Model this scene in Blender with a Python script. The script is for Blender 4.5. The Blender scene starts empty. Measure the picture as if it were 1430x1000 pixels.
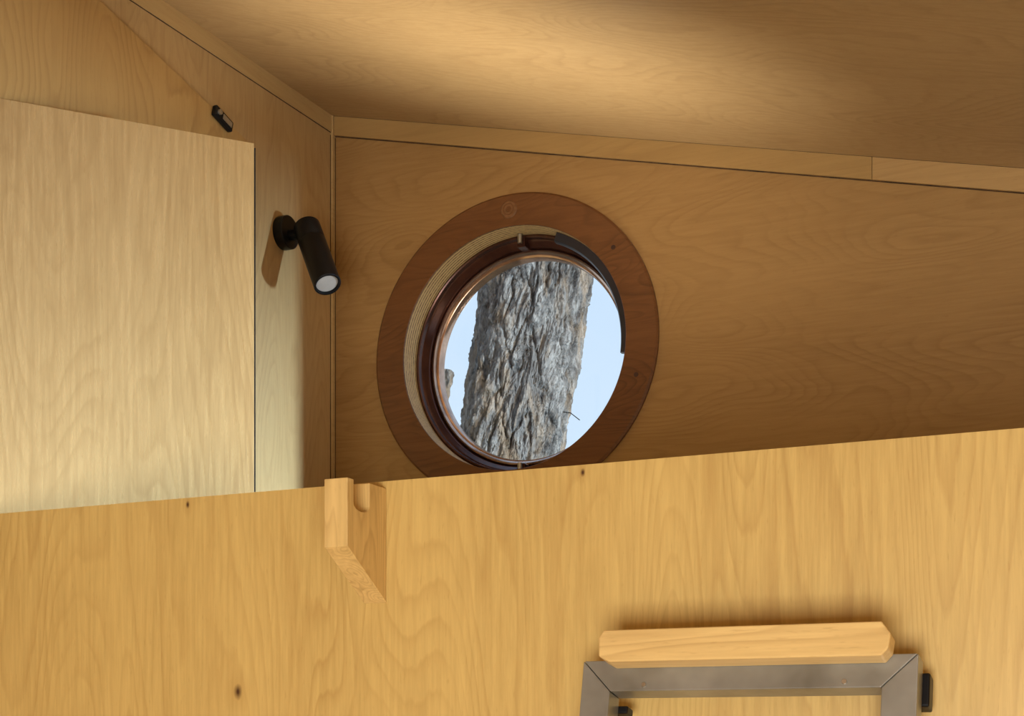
import bpy, bmesh, math
from mathutils import Vector, Matrix, noise
EYE=1.5
scene=bpy.context.scene
# ---------------------------------------------------------------- helpers
def new_obj(name, bm, mat=None, parent=None, smooth=False):
    me=bpy.data.meshes.new(name); bmesh.ops.recalc_face_normals(bm,faces=bm.faces)
    bm.to_mesh(me); bm.free()
    if smooth:
        for p in me.polygons: p.use_smooth=True
    ob=bpy.data.objects.new(name,me); scene.collection.objects.link(ob)
    if mat: me.materials.append(mat)
    if parent: ob.parent=parent
    return ob
def empty(name, loc=(0,0,0), rot=(0,0,0)):
    e=bpy.data.objects.new(name,None); e.location=loc; e.rotation_euler=rot
    e.empty_display_size=.1
    scene.collection.objects.link(e); return e
def prism(name, pts, off, mat, parent=None, bevel=0):
    bm=bmesh.new(); off=Vector(off)
    a=[bm.verts.new(p) for p in pts]; b=[bm.verts.new(Vector(p)+off) for p in pts]
    bm.faces.new(a); bm.faces.new(list(reversed(b)))
    n=len(pts)
    for i in range(n): bm.faces.new((a[i],a[(i+1)%n],b[(i+1)%n],b[i]))
    if bevel: bmesh.ops.bevel(bm,geom=list(bm.edges),offset=bevel,segments=3,affect='EDGES',profile=.6)
    return new_obj(name,bm,mat,parent)
def box(name,x0,x1,y0,y1,z0,z1,mat,parent=None,bevel=0):
    return prism(name,[(x0,y0,z0),(x1,y0,z0),(x1,y0,z1),(x0,y0,z1)],(0,y1-y0,0),mat,parent,bevel)
def lathe(name, prof, origin, axis, mat, parent=None, seg=128, a0=0, a1=2*math.pi, up=None, closed=False, smooth=True):
    axis=Vector(axis).normalized()
    ref=Vector(up) if up else (Vector((0,0,1)) if abs(axis.z)<.9 else Vector((1,0,0)))
    e1=ref.cross(axis).normalized(); e2=axis.cross(e1)
    bm=bmesh.new(); full=abs(a1-a0-2*math.pi)<1e-6
    n=seg if full else seg+1; rings=[]
    for i in range(n):
        a=a0+(a1-a0)*i/seg
        d=e1*math.cos(a)+e2*math.sin(a)
        rings.append([bm.verts.new(Vector(origin)+d*r+axis*h) for r,h in prof])
    m=len(prof)
    for i in range(seg):
        A=rings[i]; B=rings[(i+1)%n]
        for j in range(m if closed else m-1):
            k=(j+1)%m
            bm.faces.new((A[j],A[k],B[k],B[j]))
    if closed and not full:
        bm.faces.new(rings[0]); bm.faces.new(list(reversed(rings[-1])))
    bmesh.ops.remove_doubles(bm,verts=bm.verts,dist=1e-6)
    ob=new_obj(name,bm,mat,parent,smooth)
    if smooth:
        ob.data.set_sharp_from_angle(angle=math.radians(35))
    return ob
# ---------------------------------------------------------------- materials
def mat_new(name):
    m=bpy.data.materials.new(name); m.use_nodes=True
    nt=m.node_tree; return m,nt,nt.nodes,nt.links,nt.nodes['Principled BSDF']
def math_n(N,L,op,a,b=None,c=None,clamp=False):
    n=N.new('ShaderNodeMath'); n.operation=op; n.use_clamp=clamp
    for i,v in enumerate((a,b,c)):
        if v is None: continue
        if isinstance(v,(int,float)): n.inputs[i].default_value=v
        else: L.new(v,n.inputs[i])
    return n.outputs[0]
def mixc(N,L,f,a,b,mode='MIX'):
    n=N.new('ShaderNodeMix'); n.data_type='RGBA'; n.blend_type=mode
    if isinstance(f,(int,float)): n.inputs[0].default_value=f
    else: L.new(f,n.inputs[0])
    for i,v in ((6,a),(7,b)):
        if isinstance(v,tuple): n.inputs[i].default_value=(*v,1)
        else: L.new(v,n.inputs[i])
    return n.outputs[2]
def noise_n(N,L,vec,scale,detail=2,rough=.5,dist=0):
    n=N.new('ShaderNodeTexNoise'); n.inputs['Scale'].default_value=scale
    n.inputs['Detail'].default_value=detail; n.inputs['Roughness'].default_value=rough
    n.inputs['Distortion'].default_value=dist; L.new(vec,n.inputs['Vector']); return n.outputs['Fac']
def wood(name, base, dark, scl, seed=0, freq=24, line=.35, rough=.42, fibre=.22, blotch=.35, knots=(), rot=(0,0,0), spec=.4, bump=.04, detail=1.2):
    """rotary-cut birch figure: sawtooth contours of a stretched noise. smallest scl component = grain direction"""
    m,nt,N,L,P=mat_new(name)
    tc=N.new('ShaderNodeTexCoord'); mp=N.new('ShaderNodeMapping')
    mp.inputs['Scale'].default_value=scl; mp.inputs['Location'].default_value=(seed*3.1,seed*1.7,seed*2.3)
    mp.inputs['Rotation'].default_value=rot
    L.new(tc.outputs['Object'],mp.inputs['Vector']); v=mp.outputs[0]
    mx=max(scl)
    def mapped(hi,lo):
        q=N.new('ShaderNodeMapping'); q.inputs['Scale'].default_value=tuple((hi if c>mx*.6 else lo) for c in scl)
        q.inputs['Rotation'].default_value=rot; L.new(tc.outputs['Object'],q.inputs['Vector']); return q.outputs[0]
    fb=noise_n(N,L,mapped(120,7),1.0,4,.65)
    jag=noise_n(N,L,mapped(60,9),1.0,2,.5)
    n=noise_n(N,L,v,1.0,detail,.42,.35)
    n=math_n(N,L,'MULTIPLY_ADD',jag,.022,n)
    fr=math_n(N,L,'FRACT',math_n(N,L,'MULTIPLY',n,freq))
    up=math_n(N,L,'POWER',fr,3.2)
    dn=math_n(N,L,'MULTIPLY',math_n(N,L,'SUBTRACT',1,fr),7,clamp=True)
    s=math_n(N,L,'MULTIPLY',up,dn)
    mod=noise_n(N,L,v,2.1,2)
    mod=math_n(N,L,'MULTIPLY_ADD',mod,3.2,-.85,clamp=True)
    lf=math_n(N,L,'MULTIPLY',math_n(N,L,'MULTIPLY',s,mod),line)
    bl=noise_n(N,L,v,.9,3,.5)
    col=mixc(N,L,lf,base,dark)
    d2=tuple(c*k for c,k in zip(base,(.62,.54,.44))); l2=tuple(min(1,c*k) for c,k in zip(base,(1.28,1.33,1.4)))
    ff=math_n(N,L,'MULTIPLY',math_n(N,L,'MULTIPLY_ADD',fb,3.2,-1.15,clamp=True),fibre)
    col=mixc(N,L,ff,col,d2)
    bf=math_n(N,L,'MULTIPLY',math_n(N,L,'MULTIPLY_ADD',bl,2.6,-.9,clamp=True),blotch)
    col=mixc(N,L,bf,col,l2)
    fl=noise_n(N,L,mapped(260,40),1.0,2,.5)      # short flecks
    fl=math_n(N,L,'MULTIPLY',math_n(N,L,'MULTIPLY_ADD',fl,8,-5.0,clamp=True),.25)
    col=mixc(N,L,fl,col,dark)
    for (kx,ky,kz,kr) in knots:
        vm=N.new('ShaderNodeVectorMath'); vm.operation='SUBTRACT'; L.new(tc.outputs['Object'],vm.inputs[0]); vm.inputs[1].default_value=(kx,ky,kz)
        vs=N.new('ShaderNodeVectorMath'); vs.operation='MULTIPLY'; L.new(vm.outputs[0],vs.inputs[0]); vs.inputs[1].default_value=(1,.0,.62)
        ln=N.new('ShaderNodeVectorMath'); ln.operation='LENGTH'; L.new(vs.outputs[0],ln.inputs[0])
        d=math_n(N,L,'DIVIDE',ln.outputs['Value'],kr)
        d=math_n(N,L,'ADD',d,math_n(N,L,'MULTIPLY_ADD',jag,1.6,-.8))
        core=math_n(N,L,'SUBTRACT',1.25,d,clamp=True)
        halo=math_n(N,L,'MULTIPLY',math_n(N,L,'SUBTRACT',1,math_n(N,L,'DIVIDE',d,4.0),clamp=True),.4)
        col=mixc(N,L,halo,col,dark); col=mixc(N,L,core,col,(.07,.025,.008))
    L.new(col,P.inputs['Base Color'])
    P.inputs['Specular IOR Level'].default_value=spec
    r=math_n(N,L,'MULTIPLY_ADD',fb,.15,rough-.07); L.new(r,P.inputs['Roughness'])
    if bump:
        b=N.new('ShaderNodeBump'); b.inputs['Strength'].default_value=bump; b.inputs['Distance'].default_value=.01
        L.new(fb,b.inputs['Height']); L.new(b.outputs[0],P.inputs['Normal'])
    return m
def plain(name,col,rough=.5,metal=0,nz=0,nscale=30,col2=None,spec=.5):
    m,nt,N,L,P=mat_new(name)
    tc=N.new('ShaderNodeTexCoord'); f=noise_n(N,L,tc.outputs['Object'],nscale,4,.6)
    c2=col2 or tuple(c*(1-nz) for c in col)
    f=math_n(N,L,'MULTIPLY_ADD',f,2.5,-.75,clamp=True)
    L.new(mixc(N,L,f,col,c2),P.inputs['Base Color'])
    P.inputs['Roughness'].default_value=rough; P.inputs['Metallic'].default_value=metal
    P.inputs['Specular IOR Level'].default_value=spec
    return m
K=lambda x,z,r:(x,1.9,z,r)
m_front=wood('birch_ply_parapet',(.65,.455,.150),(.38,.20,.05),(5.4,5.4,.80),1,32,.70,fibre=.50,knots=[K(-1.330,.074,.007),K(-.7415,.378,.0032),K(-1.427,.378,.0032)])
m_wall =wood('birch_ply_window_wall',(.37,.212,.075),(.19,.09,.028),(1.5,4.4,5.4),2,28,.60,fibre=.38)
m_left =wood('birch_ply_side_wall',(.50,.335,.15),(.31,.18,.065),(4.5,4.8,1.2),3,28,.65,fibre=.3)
m_over =wood('birch_ply_board',(.49,.30,.105),(.27,.135,.04),(4.5,3.6,1.6),5,26,.8)
m_door =wood('birch_ply_door',(.48,.325,.145),(.29,.17,.06),(5.0,5.0,.8),7,26,.75,rough=.28,fibre=.7,spec=.8)
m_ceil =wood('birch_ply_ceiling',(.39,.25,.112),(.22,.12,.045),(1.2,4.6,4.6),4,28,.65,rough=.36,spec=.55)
m_trim =wood('ply_trim',(.41,.25,.09),(.25,.13,.045),(.9,9,9),6,14,.5)
m_trim2=wood('ply_trim_pale',(.47,.29,.115),(.27,.14,.045),(.9,9,9),9,14,.5)
m_trimL=wood('ply_trim_side',(.52,.35,.15),(.30,.17,.06),(9,.9,9),8,14,.5)
m_pine =wood('pine_hook',(.74,.52,.20),(.38,.20,.055),(17,17,1.2),11,22,.95,fibre=.4)
m_bar  =wood('pine_grip',(.78,.55,.22),(.42,.23,.07),(1.2,14,14),12,14,.8,fibre=.35)
m_ring =wood('stained_plywood_ring',(.165,.066,.021),(.050,.018,.006),(2.5,6,9),13,20,.9,rough=.42,fibre=.65,blotch=.5)
m_floor=wood('floorboards',(.42,.28,.14),(.25,.12,.05),(3,.8,3),14,20,.4)
m_black=plain('black_powder_coat',(.006,.006,.007),.42,0,.2,spec=.25)
m_gap=plain('dark_gap',(.11,.055,.02),.9,0,.8,25)  # dark brown standing in for the shade in the trim gaps
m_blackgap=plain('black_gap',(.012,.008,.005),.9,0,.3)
m_lens=plain('frosted_lens',(.45,.42,.39),.35,0,.1,60)
m_steel=plain('raw_steel',(.42,.43,.40),.36,.55,0,6,(.20,.195,.165))
m_silver=plain('zinc_plate',(.65,.62,.56),.3,.9,.3)
m_copper=plain('bronze_frame',(.10,.040,.025),.22,.55,0,14,(.05,.018,.014))
m_copper2=plain('bright_bronze_bead',(.68,.46,.34),.18,.85,0,20,(.38,.23,.16))
m_rubber=plain('slate_seal',(.030,.028,.036),.4,0,.4,12)
m_edge,nt,N,L,P=mat_new('plywood_laminated_edge')
tc=N.new('ShaderNodeTexCoord'); sp=N.new('ShaderNodeSeparateXYZ'); L.new(tc.outputs['Object'],sp.inputs[0])
s=math_n(N,L,'GREATER_THAN',math_n(N,L,'SINE',math_n(N,L,'MULTIPLY',sp.outputs[1],640)),.2)
f=noise_n(N,L,tc.outputs['Object'],140,4,.7); f=math_n(N,L,'MULTIPLY_ADD',f,2.2,-.4,clamp=True)
L.new(mixc(N,L,math_n(N,L,'MULTIPLY_ADD',math_n(N,L,'MULTIPLY',s,f),.95,.0),(.70,.51,.24),(.09,.045,.018)),P.inputs['Base Color']); P.inputs['Roughness'].default_value=.6
m_glass=bpy.data.materials.new('window_glass'); m_glass.use_nodes=True; nt=m_glass.node_tree; N,L=nt.nodes,nt.links; N.clear()
o=N.new('ShaderNodeOutputMaterial'); tr=N.new('ShaderNodeBsdfTransparent'); gl=N.new('ShaderNodeBsdfGlossy'); gl.inputs['Roughness'].default_value=.02
tr.inputs[0].default_value=(.96,.985,1,1); mx=N.new('ShaderNodeMixShader'); mx.inputs[0].default_value=.03
L.new(tr.outputs[0],mx.inputs[1]); L.new(gl.outputs[0],mx.inputs[2]); L.new(mx.outputs[0],o.inputs[0])
# bark
m_bark,nt,N,L,P=mat_new('flaky_bark')
tc=N.new('ShaderNodeTexCoord'); mp=N.new('ShaderNodeMapping'); mp.inputs['Scale'].default_value=(1,1,.36); mp.inputs['Rotation'].default_value=(0,-.17,0); L.new(tc.outputs['Object'],mp.inputs[0]); v=mp.outputs[0]
a=noise_n(N,L,v,20,6,.62,.8); b_=noise_n(N,L,v,70,6,.72,.5); c_=noise_n(N,L,v,13,5,.6,.6)
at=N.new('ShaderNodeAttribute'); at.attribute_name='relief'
cr=N.new('ShaderNodeValToRGB'); cr.color_ramp.elements[0].position=.38; cr.color_ramp.elements[0].color=(.032,.026,.024,1)
cr.color_ramp.elements[1].position=.66; cr.color_ramp.elements[1].color=(.38,.34,.30,1)
e=cr.color_ramp.elements.new(.5); e.color=(.15,.132,.118,1)
L.new(math_n(N,L,'MULTIPLY_ADD',b_,.5,math_n(N,L,'MULTIPLY',a,.5)),cr.inputs[0])
tan=math_n(N,L,'MULTIPLY_ADD',c_,8,-3.9,clamp=True)
col=mixc(N,L,math_n(N,L,'MULTIPLY',tan,.5),cr.outputs[0],(.31,.20,.115))
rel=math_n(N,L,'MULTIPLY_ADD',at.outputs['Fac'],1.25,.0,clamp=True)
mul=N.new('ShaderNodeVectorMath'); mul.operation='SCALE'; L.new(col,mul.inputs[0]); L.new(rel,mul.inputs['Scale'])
L.new(mul.outputs[0],P.inputs['Base Color']); P.inputs['Roughness'].default_value=.95; P.inputs['Specular IOR Level'].default_value=.2
bp=N.new('ShaderNodeBump'); bp.inputs['Strength'].default_value=.8; bp.inputs['Distance'].default_value=.010; L.new(math_n(N,L,'ADD',b_,a),bp.inputs['Height']); L.new(bp.outputs[0],P.inputs['Normal'])

# ---------------------------------------------------------------- room shell (heights relative to the eye, lifted at the end)
LX=-1.944; RX=.90; WY=3.2; BY=-2.0; FZ=-1.5
def cz(x,y): return 1.612+.04*(y-WY)-.243*(x-LX)
CX,CZ=-1.4335,.953
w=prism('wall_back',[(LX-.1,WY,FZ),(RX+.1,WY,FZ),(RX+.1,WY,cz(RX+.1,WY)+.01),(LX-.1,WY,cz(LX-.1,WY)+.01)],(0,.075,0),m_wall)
cut=lathe('cut',[(0,-.1),(.2975,-.1),(.2975,.2),(0,.2)],(CX,WY,CZ),(0,1,0),None,seg=160)
md=w.modifiers.new('b','BOOLEAN'); md.object=cut; md.operation='DIFFERENCE'; md.solver='EXACT'
dg=bpy.context.evaluated_depsgraph_get(); me=bpy.data.meshes.new_from_object(w.evaluated_get(dg)); w.modifiers.clear(); w.data=me
bpy.data.objects.remove(cut)
prism('wall_left',[(LX,BY,FZ),(LX,WY,FZ),(LX,WY,cz(LX,WY)+.01),(LX,BY,cz(LX,BY)+.01)],(-.1,0,0),m_left)
wy0,wy1,wz0,wz1=2.05,2.965,-.05,.46
wr=empty('wall_right')
def rw(n,y0,y1,z0a,z0b,z1a,z1b): prism(n,[(RX,y0,z0a),(RX,y1,z0b),(RX,y1,z1b),(RX,y0,z1a)],(.1,0,0),m_left,wr)
rw('wall_right_front',BY,wy0,FZ,FZ,cz(RX,BY),cz(RX,wy0)); rw('wall_right_rear',wy1,WY,FZ,FZ,cz(RX,wy1),cz(RX,WY))
rw('wall_right_sill',wy0,wy1,FZ,FZ,wz0,wz0); rw('wall_right_head',wy0,wy1,wz1,wz1,cz(RX,wy0),cz(RX,wy1))
prism('wall_front',[(LX-.1,BY,FZ),(RX+.1,BY,FZ),(RX+.1,BY,cz(RX+.1,BY)+.01),(LX-.1,BY,cz(LX-.1,BY)+.01)],(0,-.1,0),m_left)
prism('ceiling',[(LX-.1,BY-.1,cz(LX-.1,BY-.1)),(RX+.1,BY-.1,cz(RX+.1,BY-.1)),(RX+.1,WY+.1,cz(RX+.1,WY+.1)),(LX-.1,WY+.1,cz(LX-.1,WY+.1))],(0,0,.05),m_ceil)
prism('floor',[(LX-.1,BY-.1,FZ),(RX+.1,BY-.1,FZ),(RX+.1,WY+.1,FZ),(LX-.1,WY+.1,FZ)],(0,0,-.05),m_floor)
box('wall_parapet',LX,RX,1.9,1.918,FZ,.389,m_front)
box('loft_floor',LX,RX,1.918,WY,-.16,-.10,m_floor)
JX=-.565
def ztr(x,d): return cz(x,WY)-d
def trimb(name,x0,x1,d0,d1,th,mat):
    return prism(name,[(x0,WY,ztr(x0,d1)),(x1,WY,ztr(x1,d1)),(x1,WY,ztr(x1,d0)),(x0,WY,ztr(x0,d0))],(0,-th,0),mat)
trimb('trim_1',LX+.008,JX-.0006,.0,.050,.008,m_trim)
trimb('trim_2',JX+.0006,RX,.0,.050,.008,m_trim2)
trimb('shadow_gap_3',LX+.008,RX,.050,.0520,.003,m_gap)  # thin dark strip painted in as the shadow gap under the trim
trimb('shadow_gap_4',LX,RX,-.002,.0008,.009,m_gap)
def triml(name,y0,y1,d0,d1,th,mat):
    return prism(name,[(LX,y0,cz(LX,y0)-d1),(LX,y1,cz(LX,y1)-d1),(LX,y1,cz(LX,y1)-d0),(LX,y0,cz(LX,y0)-d0)],(th,0,0),mat)
triml('trim_5',BY,WY-.012,0,.044,.004,m_trimL)
triml('shadow_gap_6',BY,WY-.012,.044,.0453,.002,m_gap)  # dark strip for the shadow line below the side trim
triml('shadow_gap_7',BY,WY-.012,-.002,.0008,.005,m_gap)
box('trim_8',LX,LX+.007,WY-.012,WY,-.1,cz(LX,WY)-.0,m_trimL,bevel=.001)
box('shadow_gap_9',LX,LX+.0012,WY-.0138,WY-.012,-.1,1.56,m_gap)  # dark strip standing in for the shaded gap beside the corner batten
box('shadow_gap_10',LX+.007,LX+.0085,WY-.0015,WY,-.1,1.555,m_gap)
def az(y): return 1.4006+.1707*(2.8-y)
prism('cupboard_side_board',[(LX,1.95,-.1),(LX,2.832,-.1),(LX,2.832,az(2.832)),(LX,1.95,az(1.95))],(.0055,0,0),m_over)
Lt=empty('cupboard_latch',(LX+.0055,2.702,1.407),(-math.atan(.17)-.08,0,0))
box('body',0,.014,-.036,.032,-.013,.013,m_black,Lt,.005)
box('strike_plate',.014,.0162,-.010,.024,-.007,.006,m_silver,Lt,.001)
lathe('roller',[(0,0),(.006,0),(.006,.005),(0,.005)],(.014,-.024,0),(1,0,0),m_silver,Lt,24)
CD=empty('cupboard_door')
dv=Vector((.656,.755,0)); pr=Vector((-.6835*2.36,2.36,0)); pl=pr-dv*(.2*2.36+.004); nb=Vector((-.755,.656,0))*.016
prism('panel',[(pl.x,pl.y,-.08),(pr.x,pr.y,-.08),(pr.x,pr.y,1.169),(pl.x,pl.y,1.169)],nb,m_door,CD,bevel=.0012)
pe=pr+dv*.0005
prism('door_gap_shade',[(pe.x,pe.y,-.08),(pe.x+dv.x*.0022,pe.y+dv.y*.0022,-.08),(pe.x+dv.x*.0022,pe.y+dv.y*.0022,1.160),(pe.x,pe.y,1.160)],nb,m_blackgap,CD)  # black strip standing in for the shaded gap beside the door

# ---------------------------------------------------------------- round window
W=empty('window_1'); O=(CX,WY,CZ); AY=(0,1,0)
lathe('plywood_surround',[(.2975,.0),(.2975,-.011),(.2985,-.012),(.372,-.012),(.377,-.008),(.377,0)],O,AY,m_ring,W,180,closed=True)
lathe('reveal',[(.2975,-.008),(.2972,-.008),(.2972,.075),(.2975,.075)],O,AY,m_edge,W,180,closed=True)
lathe('outer_frame',[(.297,.058),(.292,.055),(.289,.057),(.287,.068),(.283,.071),(.280,.078),(.275,.082),(.272,.088),(.271,.098),(.268,.101),(.264,.101),(.264,.13),(.305,.13),(.305,.0755),(.297,.0755)],O,AY,m_copper,W,180,closed=True)
lathe('bead',[(.2695,.098),(.267,.091),(.2630,.090),(.260,.096),(.2575,.100),(.254,.102),(.2520,.108),(.2515,.118),(.2515,.128),(.2695,.128)],O,AY,m_copper2,W,180,closed=True)
lathe('glass_pane',[(0,.119),(.2535,.119),(.2535,.123),(0,.123)],O,AY,m_glass,W,128)
lathe('half_stop',[(.2965,.014),(.277,.016),(.2735,.022),(.2735,.034),(.2965,.036)],O,AY,m_rubber,W,90,a0=math.radians(112),a1=math.radians(187),closed=True)
for sgn,nm in ((1,'pivot_upper'),(-1,'pivot_lower')):
    z=CZ+sgn*.283
    lathe(nm+'_pin',[(0,-.010),(.006,-.010),(.006,.012),(0,.012)],(CX,WY+.045,z),(0,0,1),m_silver,W,24)
    box(nm+'_block',CX-.011,CX+.011,WY+.05,WY+.10,z-.018,z+.012,m_copper,W,.003)
m_plug=plain('plug_wood',(.28,.125,.045),.5,0,.5,40)
lathe('plug',[(0,-.0155),(.019,-.0155),(.0215,-.013),(.0215,-.011)],(CX-.004,WY,CZ+.338),AY,m_plug,W,40)
lathe('plug_core',[(0,-.017),(.006,-.017),(.0075,-.015)],(CX-.004,WY,CZ+.338),AY,m_ring,W,24)
lathe('plug_groove',[(.0125,-.0157),(.0125,-.0162),(.0145,-.0162),(.0145,-.0157)],(CX-.004,WY,CZ+.338),AY,m_ring,W,32,closed=True)
m_scr=plain('filled_screw',(.06,.022,.01),.6,0,.4,60)
for ang in (38,-17):
    r=.338; lathe('screw_%d'%ang,[(0,-.0125),(.0055,-.0125),(.006,-.0118)],(CX+r*math.cos(math.radians(ang)),WY,CZ+r*math.sin(math.radians(ang))),AY,m_scr,W,20)

# ---------------------------------------------------------------- wall spotlight
S=empty('wall_spotlight')
bc=Vector((LX,2.96,1.232))
lathe('base',[(0,0),(.039,0),(.040,.002),(.040,.024),(.038,.026),(0,.026)],bc,(1,0,0),m_black,S,64)
t=Vector((-1.862,2.953,1.222)); b=Vector((-1.784,2.908,1.078)); ax=(b-t).normalized(); ln=(b-t).length
lathe('arm',[(0,0),(.013,0),(.013,.075),(0,.075)],bc+Vector((.01,0,-.006)),(1,0,-.1),m_black,S,32)
lathe('head',[(0,-.018),(.031,-.018),(.033,-.016),(.033,.035),(.0325,.036),(.0325,.0375),(.033,.0385),(.033,ln+.008),(.0315,ln+.010),(.028,ln+.010),(.0275,ln+.002),(0,ln+.002)],t,ax,m_black,S,64)
lathe('lens',[(0,ln+.0045),(.022,ln+.0045),(.0265,ln+.0035),(.0265,ln+.002)],t,ax,m_lens,S,48)

# ---------------------------------------------------------------- wooden hook on the parapet
x0,x1=-1.099,-1.060
prof=[(1.9,.205),(1.9,.378),(1.849,.378)]
for i in range(9):
    a=math.pi*i/8; prof.append((1.8255+.0225*math.cos(a),.342-.010*math.sin(a)))
prof+=[(1.803,.376),(1.785,.376),(1.785,.277)]
hook=prism('wooden_ladder_hook',[(x0,y,z) for y,z in prof],(x1-x0,0,0),m_pine)
bv=hook.modifiers.new('bev','BEVEL'); bv.width=.0012; bv.segments=2; bv.limit_method='ANGLE'

# ---------------------------------------------------------------- loft ladder
LD=empty('loft_ladder',(0,1.82,.105),(-math.radians(13),0,0))
lx0,lx1,rx0,rx1=-.709,-.668,-.309,-.2655; ln=1.64
def leg(n,a,b,s):
    if s<0: pts=[(a,0,-ln),(b,0,-ln),(b,0,-.043),(a,0,0)]
    else:   pts=[(a,0,-ln),(b,0,-ln),(b,0,0),(a,0,-.043)]
    return prism(n,pts,(0,.04,0),m_steel,LD,.0015)
leg('rail_left',lx0,lx1,-1); leg('rail_right',rx0,rx1,1)
prism('head_member',[(lx0+.001,0,0),(lx1+.001,0,-.043),(rx0-.001,0,-.043),(rx1-.001,0,0)],(0,.04,0),m_steel,LD,.0015)
pts=[(-.674,-.006),(-.676,.020),(-.670,.030),(-.306,.030),(-.294,.014),(-.296,-.004),(-.304,-.014),(-.660,-.014)]
gr=prism('wooden_grip',[(x,-.036,z+.002) for x,z in pts],(0,.036,0),m_bar,LD,.0025)
for i in range(5):
    z=-.30-.27*i
    box('tread_%d'%i,lx1,rx0,-.05,.07,z-.015,z+.015,m_bar,LD,.003)
for i,x in enumerate((-.62,-.355)):
    lathe('screw_%d'%i,[(0,-.002),(.003,-.002),(.0035,0)],(x,0,-.035),(0,1,0),m_silver,LD,20)
box('bracket_right',rx1-.012,rx1+.009,.04,.072,-.058,-.014,m_black,LD,.003)
box('bracket_left',lx1-.01,lx1+.013,.04,.064,-.064,-.053,m_black,LD,.003)

# ---------------------------------------------------------------- tree outside
def trunk(name,p0,p1,r0,r1,nz,na,amp,seed):
    p0=Vector(p0);p1=Vector(p1); ax=(p1-p0); Ln=ax.length; ax.normalize()
    e1=Vector((0,1,0)).cross(ax).normalized(); e2=ax.cross(e1)
    vs=[];rel=[];fs=[]
    for j in range(nz+1):
        t=j/nz; h=t*Ln
        for i in range(na):
            a=2*math.pi*i/na; r=r0+(r1-r0)*t
            c=Vector((math.cos(a)*r,math.sin(a)*r,h))
            q=Vector((c.x*15,c.y*15,c.z*4.5+seed))
            w=noise.noise(q*1.3+Vector((5,5,5)))*.6
            n=noise.fractal(q*1.3+Vector((w,w,w)),.7,2.2,5)
            n2=noise.noise(Vector((c.x*70,c.y*70,c.z*28+seed)))
            k=(n*.9+.5+n2*.15)*5; fl=math.floor(k); fr=k-fl
            ed=min(1,fr*4.0)
            ter=(fl+ed)/5
            groove=abs(noise.noise(Vector((c.x*17,c.y*17,c.z*4+seed*2)))+.25*noise.noise(Vector((c.x*50,c.y*50,c.z*18))))
            g=min(1,groove/.13)
            d=amp*(ter-.5)*1.4+amp*.8*(g-1)+amp*.15*n2
            d+=.025*r/.17*noise.noise(Vector((c.x*3,c.y*3,c.z*1.5+seed)))
            rr=r+d
            vs.append(p0+e1*math.cos(a)*rr+e2*math.sin(a)*rr+ax*h)
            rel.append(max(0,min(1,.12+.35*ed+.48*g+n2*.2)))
    for j in range(nz):
        for i in range(na):
            k=(i+1)%na; fs.append((j*na+i,j*na+k,(j+1)*na+k,(j+1)*na+i))
    me=bpy.data.meshes.new(name); me.from_pydata(vs,[],fs)
    at=me.attributes.new('relief','FLOAT','POINT'); at.data.foreach_set('value',rel)
    me.materials.append(m_bark); ob=bpy.data.objects.new(name,me); scene.collection.objects.link(ob); return ob
f=lambda z:-1.972+.172*(z-.967)
T=empty('tree')
a=trunk('trunk',(f(-1.5),4.4,-1.5),(f(3.2),4.4,3.2),.194,.173,1050,380,.014,3.0); a.parent=T
bt=trunk('broken_branch',(-2.72,5.0,.55),(-2.53,5.0,1.44),.075,.030,200,70,.012,9.0); bt.parent=T
def twig(n,pts,r):
    cu=bpy.data.curves.new(n,'CURVE'); cu.dimensions='3D'; cu.bevel_depth=r; s=cu.splines.new('POLY'); s.points.add(len(pts)-1)
    for p,c in zip(s.points,pts): p.co=(*c,1)
    cu.materials.append(m_bark); o=bpy.data.objects.new(n,cu); scene.collection.objects.link(o); o.parent=T
twig('twig',[(-1.82,4.38,1.085),(-1.745,4.36,1.066),(-1.705,4.34,1.035)],.0015)
box('ground',-9,9,WY+.3,12,FZ-.1,FZ-.02,plain('ground_litter',(.12,.10,.06),.95,0,.5,8))

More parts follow.
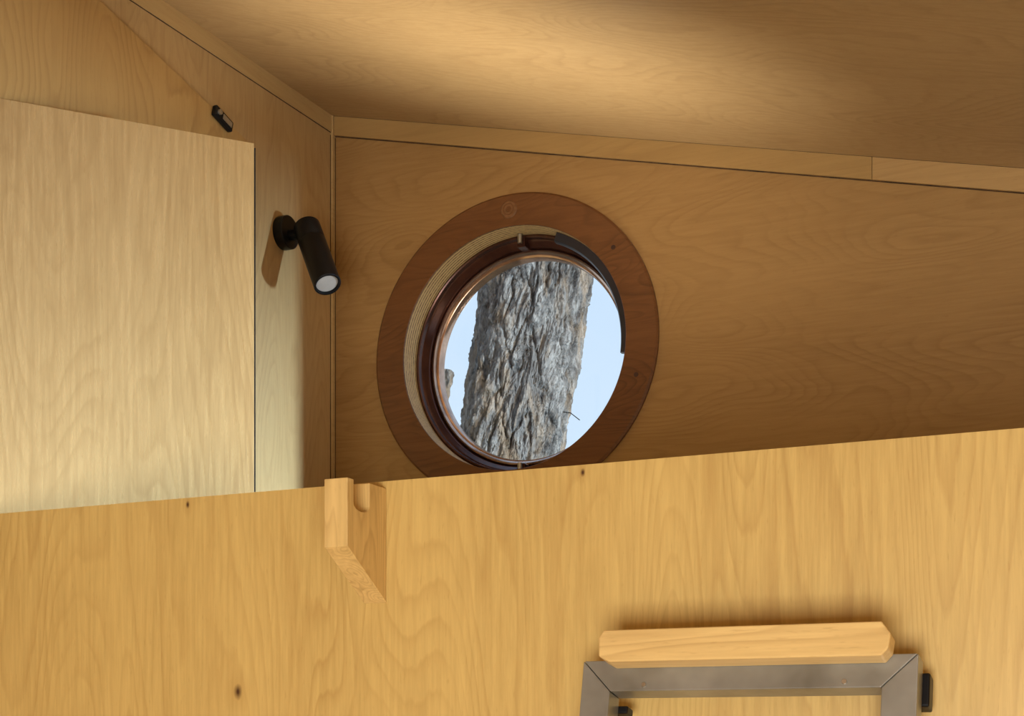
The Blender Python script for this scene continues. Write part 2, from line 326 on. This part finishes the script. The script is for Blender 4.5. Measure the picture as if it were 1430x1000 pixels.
# ---------------------------------------------------------------- lights
def area(name,loc,target,sx,sy,power,col,spread=math.pi):
    l=bpy.data.lights.new(name,'AREA'); l.shape='RECTANGLE'; l.size=sx; l.size_y=sy; l.energy=power; l.color=col; l.spread=spread
    o=bpy.data.objects.new(name,l); o.location=loc
    o.rotation_euler=(Vector(target)-Vector(loc)).to_track_quat('-Z','Y').to_euler(); scene.collection.objects.link(o); return o
area('low_front_fill',(.15,-1.6,-.85),(-.5,1.9,.1),1.4,1.1,101,(1,.975,.92))  # added area lamp low behind the camera, no door modelled
area('loft_window_daylight',(3.5,2.90,.14),(LX,2.90,.14),.05,1.2,265,(.58,.80,1.0),math.radians(100))
area('ceiling_patch_fill',(-1.20,2.56,-.06),(-1.27,2.66,1.5),.9,.16,3.5,(1,.97,.86),math.radians(42))  # hidden lamp added behind the parapet to brighten a patch of ceiling
sl=bpy.data.lights.new('sun','SUN'); sl.energy=3.4; sl.angle=.01; sl.color=(1,.91,.76)
so=bpy.data.objects.new('sun',sl); so.rotation_euler=(-Vector((.85,-.26,.5))).to_track_quat('-Z','Y').to_euler(); scene.collection.objects.link(so)
wd=bpy.data.worlds.new('sky'); scene.world=wd; wd.use_nodes=True; N=wd.node_tree.nodes; L=wd.node_tree.links
bg=N['Background']; tc=N.new('ShaderNodeTexCoord'); sp=N.new('ShaderNodeSeparateXYZ'); L.new(tc.outputs['Generated'],sp.inputs[0])
cr=N.new('ShaderNodeValToRGB'); cr.color_ramp.elements[0].position=0; cr.color_ramp.elements[0].color=(.78,.90,1.0,1)
cr.color_ramp.elements[1].position=.7; cr.color_ramp.elements[1].color=(.46,.66,.95,1); L.new(sp.outputs[2],cr.inputs[0]); L.new(cr.outputs[0],bg.inputs[0]); bg.inputs[1].default_value=1.08

for o in list(scene.objects):
    if o.parent is None: o.location.z+=EYE
cam=bpy.data.cameras.new('camera'); co=bpy.data.objects.new('camera',cam); scene.collection.objects.link(co)
cam.sensor_width=36; cam.lens=2000/1430*36; cam.shift_y=531/1430; cam.clip_start=.01
co.location=(0,0,EYE); co.rotation_euler=(math.radians(90),0,math.radians(24.15))
scene.camera=co
scene.view_settings.view_transform='Standard'
